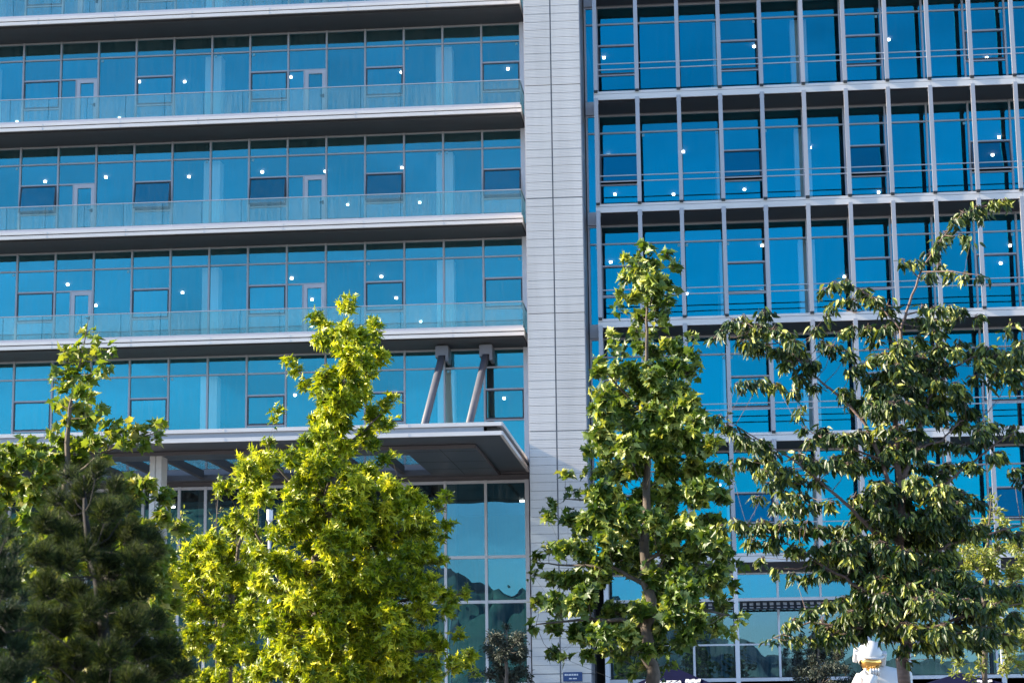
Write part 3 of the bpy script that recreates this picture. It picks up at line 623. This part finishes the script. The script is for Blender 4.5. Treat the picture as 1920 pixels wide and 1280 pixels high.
# sunlit small tree at right, behind the cherry
RT = C("1860,935,9 1865,960,13 1850,985,15 1880,985,15 1800,1010,13 1830,1020,17 1870,1030,20 1905,1030,18 1790,1045,12 1820,1060,18 1860,1075,20 1900,1080,20 1870,1130,20 1905,1130,20 1830,1110,18 1830,1160,18 1870,1175,20 1905,1180,18 1780,1195,11 1810,1200,15 1850,1215,18 1890,1220,18 1775,1232,11 1800,1245,13 1840,1250,15 1880,1255,16 1910,1250,14 1930,1000,18 1935,1060,20 1940,1130,20 1930,1200,20 1790,1262,9 1820,1270,12")
grow_tree('lime_green_tree', 'small sunlit pale green tree showing behind the lower right of the cherry tree', 'tree', -33, [(1848, 1290, .06), (1845, 1180, .05), (1850, 1050, .035), (1858, 935, .006)],
    [[(1846, 1200, .03), (1800, 1190, .015), (1778, 1195, .005)], [(1847, 1150, .03), (1890, 1100, .015), (1920, 1080, .006)]], RT, 'oval', .11, 40, LR, BARK, 1.2)
# cherry
CT = C("1882,375,11 1858,380,13 1830,388,13 1805,398,13 1845,400,7 1790,412,11 1775,435,12 1800,440,9 1820,450,7 1760,455,12 1745,475,12 1720,490,10 1695,488,8 1760,495,9 1740,512,10 1785,510,10 1810,512,9 1835,515,8 1545,540,8 1565,530,12 1590,530,14 1615,545,15 1640,560,16 1665,575,16 1580,560,7 1560,575,9 1550,590,7 1600,560,10 1680,600,12 1730,575,11 1755,575,12 1780,575,12 1805,580,12 1830,592,10 1720,600,16 1750,600,11 1780,600,9 1755,620,12 1720,630,14 1690,640,13 1660,615,14 1630,615,14 1600,615,12 1575,622,9 1640,635,12 1340,632,7 1360,620,11 1375,600,12 1395,592,10 1400,610,16 1425,610,18 1450,620,16 1475,625,12 1395,640,12 1430,645,16 1460,655,16 1490,640,12 1500,660,16 1480,680,14 1530,615,12 1540,640,12 1560,650,14 1590,660,14 1520,680,16 1500,705,14 1380,720,9 1400,715,11 1425,715,13 1455,720,13 1490,730,14 1530,720,11 1500,762,7 1500,777,9 1600,690,14 1625,705,14 1620,680,12 1660,665,16 1690,680,18 1720,665,18 1745,680,18 1775,690,15 1660,700,18 1640,730,16 1670,730,18 1700,725,18 1730,710,16 1760,715,16 1790,720,15 1600,750,16 1630,760,18 1665,765,18 1700,760,18 1735,750,18 1765,745,15 1795,745,15 1820,770,16 1845,790,12 1800,790,16 1760,780,15 1580,735,11 1820,660,15 1850,655,16 1880,660,16 1905,665,15 1840,680,16 1870,690,16 1900,690,15 1800,640,11 1775,650,15 1885,620,7 1895,605,7 1915,640,11 1830,705,12 1860,715,9 1905,715,11 1870,795,10 1900,800,11 1915,812,10 1845,820,16 1870,850,15 1900,880,12 1915,900,9 1510,800,9 1540,805,13 1560,815,13 1520,825,13 1590,815,15 1620,810,15 1650,800,13 1690,805,15 1720,810,15 1600,840,15 1640,830,15 1670,840,15 1720,845,16 1750,830,13 1780,830,13 1810,835,13 1370,870,9 1395,862,13 1420,862,15 1450,870,15 1480,880,15 1350,780,10 1365,795,13 1382,805,9 1400,820,13 1425,830,15 1445,845,13 1500,850,13 1530,865,15 1560,860,15 1590,870,16 1620,870,16 1650,865,16 1500,895,13 1535,900,13 1470,900,11 1700,870,16 1740,870,16 1780,870,15 1820,870,15 1440,905,11 1470,920,13 1500,925,13 1420,930,9 1455,945,13 1490,950,15 1520,945,13 1560,940,13 1600,930,13 1640,930,18 1670,920,18 1700,920,20 1740,920,20 1780,920,16 1620,960,18 1660,960,22 1700,960,22 1745,960,22 1790,950,18 1830,940,14 1355,985,9 1380,975,13 1400,985,15 1430,980,16 1465,985,16 1500,990,15 1540,990,15 1580,990,16 1410,1010,13 1450,1015,15 1490,1025,15 1530,1030,16 1570,1030,18 1610,1010,18 1650,1000,22 1700,1000,22 1750,1000,22 1800,990,18 1840,985,14 1880,990,14 1910,1000,14 1430,1045,10 1460,1065,9 1490,1075,11 1520,1080,13 1550,1070,15 1590,1060,18 1630,1045,20 1670,1040,22 1710,1040,22 1760,1040,20 1620,1090,18 1660,1090,22 1700,1090,22 1745,1080,22 1790,1085,18 1830,1100,15 1870,1100,15 1910,1100,14 1470,1170,9 1490,1160,11 1520,1145,14 1550,1130,14 1580,1120,16 1620,1130,18 1540,1165,15 1580,1160,18 1620,1165,18 1660,1140,20 1700,1140,22 1750,1130,22 1800,1130,20 1850,1140,18 1900,1150,16 1445,1200,7 1465,1190,9 1490,1195,11 1520,1195,13 1555,1190,15 1590,1190,16 1622,1182,14 1660,1175,16 1700,1180,20 1745,1175,22 1790,1180,20 1840,1180,18 1885,1190,15 1690,1210,12 1740,1205,16 1785,1210,12 1700,1240,8")
grow_tree('cherry_tree', 'large dark green cherry tree with drooping narrow leaves and open branches in the right foreground', 'tree', -57, [(1697, 1290, .055), (1692, 1180, .05), (1686, 1050, .044), (1688, 900, .034)],
    [[(1688, 900, .028), (1681, 800, .022), (1684, 700, .017), (1690, 620, .014), (1705, 570, .011), (1728, 505, .009), (1760, 455, .006), (1805, 400, .004), (1888, 373, .002)],
     [(1690, 900, .024), (1712, 845, .018), (1742, 745, .013), (1785, 690, .010), (1830, 668, .007), (1905, 662, .003)],
     [(1712, 845, .014), (1765, 826, .010), (1800, 790, .007), (1845, 780, .003)],
     [(1685, 1010, .024), (1640, 1000, .020), (1600, 955, .016), (1545, 910, .012), (1500, 870, .009), (1440, 835, .007), (1360, 785, .003)],
     [(1685, 960, .022), (1640, 830, .017), (1615, 785, .014), (1570, 740, .011), (1520, 700, .009), (1480, 655, .006), (1400, 605, .003)],
     [(1690, 1150, .024), (1630, 1110, .018), (1570, 1075, .012), (1500, 1030, .008), (1400, 985, .003)],
     [(1692, 1190, .02), (1600, 1175, .014), (1520, 1165, .008), (1450, 1195, .003)], [(1692, 1190, .02), (1790, 1160, .014), (1915, 1130, .006)],
     [(1686, 1080, .02), (1780, 1020, .014), (1915, 985, .006)], [(1686, 1020, .02), (1780, 900, .012), (1870, 830, .008), (1910, 805, .003)],
     [(1690, 620, .009), (1640, 560, .007), (1590, 530, .004), (1545, 540, .002)], [(1700, 590, .008), (1760, 575, .005), (1830, 592, .002)],
     [(1728, 510, .006), (1780, 508, .004), (1838, 516, .002)], [(1722, 520, .006), (1690, 487, .002)], [(1650, 860, .012), (1540, 820, .007), (1505, 800, .003)]],
    CT, 'cherry', .08, 40, LC, BARKC, 1.0, style='spray', fill=1.0)
# olive bushes by the facade
OB = C("950,1178,13 935,1200,18 965,1200,18 950,1225,20 925,1235,16 975,1235,18 940,1262,20 970,1265,20 915,1265,12 990,1275,12 950,1290,20 920,1220,10 980,1215,10")
grow_tree('olive_tree', 'small dusky grey-green olive tree against the tall lobby glass beside the grey pier', 'tree', -9, [(950, 1330, .09), (950, 1260, .06), (950, 1180, .02)], [], OB, 'oval', .10, 60, LO, BARK, 1.0)
OB = C("1530,1190,14 1505,1200,14 1560,1200,16 1530,1222,20 1495,1228,16 1570,1228,18 1515,1255,20 1550,1258,20 1585,1258,16 1490,1262,14 1530,1285,22 1500,1290,18 1570,1290,20 1595,1280,10")
grow_tree('olive_tree', 'small dusky grey-green olive tree left of the white astronaut figure', 'tree', -9, [(1535, 1330, .09), (1535, 1270, .06), (1535, 1190, .02)], [], OB, 'oval', .10, 60, LO, BARK, 1.0)
# pines
NEED = leafmat('pine_needle', (.006, .014, .005), (.018, .032, .010), (.12, .15, .035), .15, .6, spec=.15)  # needle colours of both pines darkened to stand in for shade
NEED2 = leafmat('pine_needle_blue', (.006, .014, .007), (.012, .028, .012), (.03, .055, .02), .12, .6, spec=.15)
def grow_pine(label, Y, trunk, clumps, nlen, dens, mat, depth):
    base = at(trunk[0][0], trunk[0][1], Y); root = empty('pine_tree', (base.x, base.y, 0)); tag(root, label, 'tree')
    dist = (Vector(at(trunk[0][0], 900, Y))-CAM).dot(fw); mpp = dist/F_PX
    wood = MB(); T3 = [np.array(at(x, y, Y)) for x, y, r_ in trunk]
    wood.tube([(base.x, base.y, -.05)]+T3, [trunk[0][2]*1.4]+[t_[2] for t_ in trunk], 9)
    PA = []; DA = []
    for cx_, cy_, cr in clumps:
        tn = min(range(len(trunk)), key=lambda i: abs(trunk[i][1]-cy_-40) + abs(trunk[i][0]-cx_)*.2)
        for rep in range(2):
            off = rng.uniform(-depth, depth)*(.4 if rep == 0 else 1)
            c = np.array(at(cx_, cy_, Y+off)); s0 = T3[tn]; rm = cr*mpp
            wood.tube([s0, (s0+c)/2+np.array([0, 0, -.04]), c], [.004, .003, .002], 5)
            out = unit(c-s0)
            for q in range(int(dens*(cr/22.)**2)):
                d = unit(rand_unit(1)[0]*.9+out*.6+np.array([0, 0, .75])); ln = rm*rng.uniform(.5, 1.0); st = c + rand_unit(1)[0]*rm*.6
                e = st+d*ln; wood.tube([st, e], [.003, .002], 3, cap=False)
                nn = int(70*ln/.08*.8)
                f_ = rng.random(nn)[:, None]; PA.append(st*(1-f_)+e*f_)
                DA.append(unit(d[None]*rng.uniform(.7, 1.5, (nn, 1)) + unit(np.cross(np.repeat(d[None], nn, 0), rand_unit(nn)))*.75))
    wood.build('trunk', BARKP, root, smooth=True)
    P_ = np.concatenate(PA); D_ = np.concatenate(DA); n_ = len(P_)
    L = nlen*rng.uniform(.6, 1.1, n_)[:, None]; X_ = unit(np.cross(D_, rand_unit(n_)))*.0013
    V = np.stack([P_-X_, P_+X_, P_+D_*L+np.array([0, 0, -.004])], 1)
    Fc = np.arange(n_*3).reshape(-1, 3); mesh_tris('crown', V.reshape(-1, 3), Fc, np.repeat(rng.random(n_), 3), mat, root)
    return n_
P1 = C("130,897,14 180,890,16 160,925,22 110,940,16 212,920,16 150,965,26 200,970,24 240,955,12 90,990,20 130,1010,24 190,1020,26 240,1010,24 282,1012,15 80,1050,22 125,1060,22 200,1075,26 250,1060,26 288,1040,15 90,1110,24 140,1120,24 210,1130,26 260,1110,24 75,1170,22 120,1180,26 180,1185,26 240,1180,26 288,1172,18 100,1240,26 150,1240,26 210,1240,26 270,1230,26 312,1222,20 335,1262,18 65,1250,20 290,1270,24 130,1285,26 190,1290,26 250,1290,26 160,1040,20 165,1150,22 225,1210,22")
grow_pine('shadowy brown-green pine tree in the left foreground, its whole rounded crown in view', -66.3, [(200, 1300, .03), (197, 1230, .028), (192, 1150, .025), (182, 1080, .021), (168, 1030, .018), (160, 960, .012), (158, 890, .005)], P1, .075, 42, NEED, .45)
P0 = C("-5,990,12 10,1010,12 28,1040,10 -5,1050,18 15,1080,18 5,1110,22 40,1125,10 12,1160,24 42,1180,10 -5,1200,26 30,1225,18 52,1262,12 12,1275,26 -45,960,12 -50,1040,22 -50,1100,28 -45,1170,28 -45,1250,28")
grow_pine('dark blue-green pine tree cut off by the left edge of the view, nearest of all', -67.6, [(-25, 1300, .035), (-18, 1150, .03), (-14, 1040, .018), (-10, 975, .006)], P0, .085, 26, NEED2, .4)
# ---------------------------------------------------------------- seated astronaut figure
STATW = surf('white_painted_statue', (.56, .56, .56), .35, 0, .03, 2)
GOLD = surf('gold_visor', (.75, .42, .12), .12, 1, .1, 2)
GREYL = surf('pale_grey_paint', (.5, .5, .52), .4, 0, .04)
ast_c = Vector((30.75, -14, 0))
st = empty('astronaut_statue', ast_c); tag(st, 'large white seated astronaut statue with gold visor behind the cherry trunk', 'statue')
def skin_body(name, pts, edges, mat, parent, sub=2):
    me = bpy.data.meshes.new(name); me.from_pydata([p[:3] for p in pts], edges, []); me.materials.append(mat)
    o = link(name, me, parent); sk = o.modifiers.new('s', 'SKIN'); sk.use_smooth_shade = True
    me.skin_vertices  # layer made by modifier
    for i, p in enumerate(pts): me.skin_vertices[0].data[i].radius = (p[3], p[4] if len(p) > 4 else p[3])
    me.skin_vertices[0].data[0].use_root = True
    ss = o.modifiers.new('d', 'SUBSURF'); ss.levels = sub; ss.render_levels = sub
    return o
cx, cyy = 30.75, -14
hx_, hz_ = 30.62, 3.42
pts = [(cx+.35, cyy+.25, 1.15, .62, .5),            # 0 pelvis
       (cx+.30, cyy+.10, 1.75, .58, .48), (cx+.22, cyy-.15, 2.35, .62, .5), (cx+.15, cyy-.25, 2.78, .5, .42), (hx_, cyy-.4, 3.0, .28, .28),
       (cx-.36, cyy-.30, 2.72, .29, .29), (cx-.62, cyy-.55, 2.2, .27, .27), (cx-.55, cyy-1.0, 1.85, .21, .21), (cx-.32, cyy-.95, 2.35, .19, .19), (cx-.14, cyy-.85, 2.75, .2, .2), (cx-.05, cyy-.8, 2.9, .18, .14),
       (cx+.78, cyy-.2, 2.75, .32, .32), (cx+.98, cyy-.55, 2.0, .24, .24), (cx+.80, cyy-1.05, 1.62, .20, .20), (cx+.45, cyy-1.35, 1.55, .18, .18),
       (cx-.15, cyy-.2, 1.05, .36, .36), (cx-.35, cyy-1.15, 1.35, .33, .33), (cx-.38, cyy-1.3, .7, .26, .26), (cx-.38, cyy-1.35, .15, .24, .2), (cx-.38, cyy-1.75, .12, .2, .14),
       (cx+.80, cyy-.2, 1.05, .36, .36), (cx+.85, cyy-1.15, 1.3, .33, .33), (cx+.88, cyy-1.3, .7, .26, .26), (cx+.88, cyy-1.35, .15, .24, .2), (cx+.88, cyy-1.75, .12, .2, .14)]
edges = [(0,1),(1,2),(2,3),(3,4),(3,5),(5,6),(6,7),(7,8),(8,9),(9,10),(3,11),(11,12),(12,13),(13,14),(0,15),(15,16),(16,17),(17,18),(18,19),(0,20),(20,21),(21,22),(22,23),(23,24)]
skin_body('spacesuit', pts, edges, STATW, st)
# fingers of the raised hand, curled under the visor, and of the resting hand
for j in range(4):
    m = MB(); ox = cx-.17+.075*j; m.tube([(ox, cyy-.86, 2.86), (ox+.01, cyy-.97, 2.93+.01*j), (ox+.02, cyy-.98, 3.0-.01*abs(j-1)), (ox+.02, cyy-.92, 3.03)], [.042, .04, .036, .028], 8); m.build('finger', STATW, st, smooth=True)
    m = MB(); ox = cx+.33+.07*j; m.tube([(ox, cyy-1.42, 1.56), (ox-.02, cyy-1.56, 1.55), (ox-.03, cyy-1.62, 1.47), (ox-.03, cyy-1.6, 1.4)], [.042, .04, .036, .028], 8); m.build('finger', STATW, st, smooth=True)
m = MB(); m.tube([(cx-.24, cyy-.84, 2.85), (cx-.31, cyy-.92, 2.95), (cx-.30, cyy-.95, 3.05)], [.045, .042, .032], 8); m.build('thumb', STATW, st, smooth=True)
m = MB(); m.tube([(cx+.28, cyy-1.36, 1.58), (cx+.2, cyy-1.45, 1.62), (cx+.16, cyy-1.54, 1.58)], [.045, .042, .032], 8); m.build('thumb', STATW, st, smooth=True)
def ellipsoid(mb, c, r, M=None, n=28, k=16, lat0=-90, lat1=90, lon0=0, lon1=360, m=0):
    b = len(mb.v); M = M or Matrix.Identity(3)
    for j in range(k+1):
        la = R(lat0+(lat1-lat0)*j/k)
        for i in range(n+1):
            lo = R(lon0+(lon1-lon0)*i/n); v = M @ Vector((r[0]*math.cos(la)*math.cos(lo), r[1]*math.cos(la)*math.sin(lo), r[2]*math.sin(la))); mb.v.append(tuple(v+Vector(c)))
    for j in range(k):
        for i in range(n):
            a = b+j*(n+1)+i; mb.f.append((a, a+1, a+n+2, a+n+1)); mb.m.append(m)
hm = Matrix.Rotation(R(8), 3, 'Y') @ Matrix.Rotation(R(22), 3, 'X')          # head bowed forward
hc = Vector((hx_, cyy-.55, hz_))
m = MB(); ellipsoid(m, hc, (.37, .42, .43), hm); h_ = m.build('helmet', STATW, st, smooth=True)
m = MB(); ellipsoid(m, hc + hm @ Vector((.02, -.12, -.12)), (.33, .36, .29), hm, lat0=-80, lat1=80); m.build('visor', GOLD, h_, smooth=True)
m = MB(); pr = []
for i in range(25):
    a = R(195+150*i/24); pr.append(hc + hm @ Vector((.40*math.cos(a), .49*math.sin(a)+.03, .06+.03*math.sin(math.pi*i/24))))
m.tube(pr, .035, 8); m.build('helmet_rim', STATW, h_, smooth=True)
for sx in (-1, 1):
    m = MB(); m.box(-.07, .07, -.13, .13, -.2, .2); m.v = [tuple(hc + hm @ (Vector(v)+Vector((.40*sx, .02, -.04)))) for v in m.v]
    e_ = m.build('ear_box', STATW, h_); bv = e_.modifiers.new('b', 'BEVEL'); bv.width = .04; bv.segments = 3
m = MB(); m.box(cx+.0, cx+1.15, cyy+.35, cyy+.95, 1.5, 3.0); e_ = m.build('backpack', STATW, st); bv = e_.modifiers.new('b', 'BEVEL'); bv.width = .12; bv.segments = 4
m = MB()
for z in (1.95, 2.12): m.box(cx-.1, cx+.35, cyy-.78, cyy-.6, z-.05, z+.05)
m.build('chest_panel', GREYL, st)
m = MB(); m.box(cx-.75, cx+1.35, cyy-.45, cyy+.95, 0, .72); e_ = m.build('seat_block', GREYL, st); bv = e_.modifiers.new('b', 'BEVEL'); bv.width = .05; bv.segments = 2
# ---------------------------------------------------------------- parasols
NAVY = surf('navy_canvas', (.002, .0035, .024), 1.0, 0, .12, 3, spec=.1)
LETTER = surf('white_print', (.72, .73, .76), .7, 0, .04)
def parasol(name, label, ax, ay, az, half, drop, group, text=None, emblem=False):
    u = empty(name, (ax, ay, 0)); tag(u, label, 'parasol', group)
    m = MB(); m.tube([(ax, ay, 0), (ax, ay, az-.03)], .03, 12); m.build('pole', FRAME, u, smooth=True)
    m = MB(); m.box(ax-.35, ax+.35, ay-.35, ay+.35, 0, .08); m.build('base', FRAME, u)
    cs = [(-1, -1), (1, -1), (1, 1), (-1, 1)]; m = MB()
    for i in range(4):
        a, b = cs[i], cs[(i+1) % 4]; ns = 8
        for r_ in range(ns):
            for s_ in range(6):
                def q(rr, ss):
                    f = rr/ns; x = (a[0]*(1-ss/6)+b[0]*ss/6)*f; y = (a[1]*(1-ss/6)+b[1]*ss/6)*f
                    sag = -.02*math.sin(math.pi*ss/6)*f - .01*math.sin(math.pi*f)
                    return (ax+x*half, ay+y*half, az-drop*f+sag)
                m.quad(q(r_, s_), q(r_+1, s_), q(r_+1, s_+1), q(r_, s_+1))
        p0 = (ax+a[0]*half, ay+a[1]*half); p1 = (ax+b[0]*half, ay+b[1]*half); zb_ = az-drop
        m.quad((*p0, zb_-.22), (*p1, zb_-.22), (*p1, zb_), (*p0, zb_))
    m.build('canopy', NAVY, u)
    for a in cs:
        m = MB(); m.tube([(ax, ay, az-.06), (ax+a[0]*half*.99, ay+a[1]*half*.99, az-drop-.04)], .012, 6); m.build('rib', FRAME, u)
    m = MB(); m.tube([(ax, ay, az-.02), (ax, ay, az+.07)], [.05, .02], 10); m.build('finial', FRAME, u)
    slope = math.atan2(drop, half)
    if text:
        cu = bpy.data.curves.new('print', 'FONT'); cu.body = text; cu.size = .25; cu.align_x = 'CENTER'; cu.extrude = .004; cu.offset = .004; cu.shear = .25
        to = bpy.data.objects.new('tmp', cu); COL.objects.link(to); bpy.context.view_layer.update()
        me = bpy.data.meshes.new_from_object(to.evaluated_get(bpy.context.evaluated_depsgraph_get())); bpy.data.objects.remove(to)
        me.materials.clear(); me.materials.append(LETTER)
        d = .40*half; o = bpy.data.objects.new('lettering', me); COL.objects.link(o)
        tz = -drop*d/half
        Mx = Matrix.Translation((ax-.30, ay-1.17, az-drop*1.17/half+.02)) @ Matrix.Rotation(slope, 4, 'X')
        me.transform(Mx); o.parent = u; o.matrix_parent_inverse = u.matrix_basis.inverted()
    if emblem:
        m = MB(); 
        for i in range(5):
            x0 = ax+.36+.09*i
            d = 1.06+.05*(i % 2); z = az-drop*d/half+.012
            m.quad((x0, ay-d-.10, z-.10*drop/half+.02), (x0+.085, ay-d-.10, z-.10*drop/half+.02), (x0+.11, ay-d+.12, z+.12*drop/half+.02), (x0+.025, ay-d+.12, z+.12*drop/half+.02))
        m.build('emblem', LETTER, u)
a1 = at(1262, 1249, -12); parasol('parasol', 'navy blue parasol printed with white capital letters under the middle plane tree', a1.x, a1.y, a1.z, 1.6, .72, 'navy cafe parasols', 'LAVAZZA', True)
a2 = at(1800, 1260, -10); parasol('parasol', 'navy blue parasol at lower right between the astronaut statue and pale green tree', a2.x, a2.y, a2.z, 1.7, .5, 'navy cafe parasols', None, True)
# lamp post behind the yellow maples
lp_ = at(506, 955, -20); u = empty('street_lamp', (lp_.x, lp_.y, 0)); tag(u, 'slim pale post lamp with a cylindrical head showing between the two yellow maples', 'street lamp')
m = MB(); m.tube([(lp_.x, lp_.y, 0), (lp_.x, lp_.y, lp_.z-.32)], .045, 12); m.build('pole', GREYL, u, smooth=True)
m = MB(); m.tube([(lp_.x, lp_.y, lp_.z-.32), (lp_.x, lp_.y, lp_.z-.28), (lp_.x, lp_.y, lp_.z)], [.06, .085, .085], 20); m.build('lamp_head', WHITE, u)
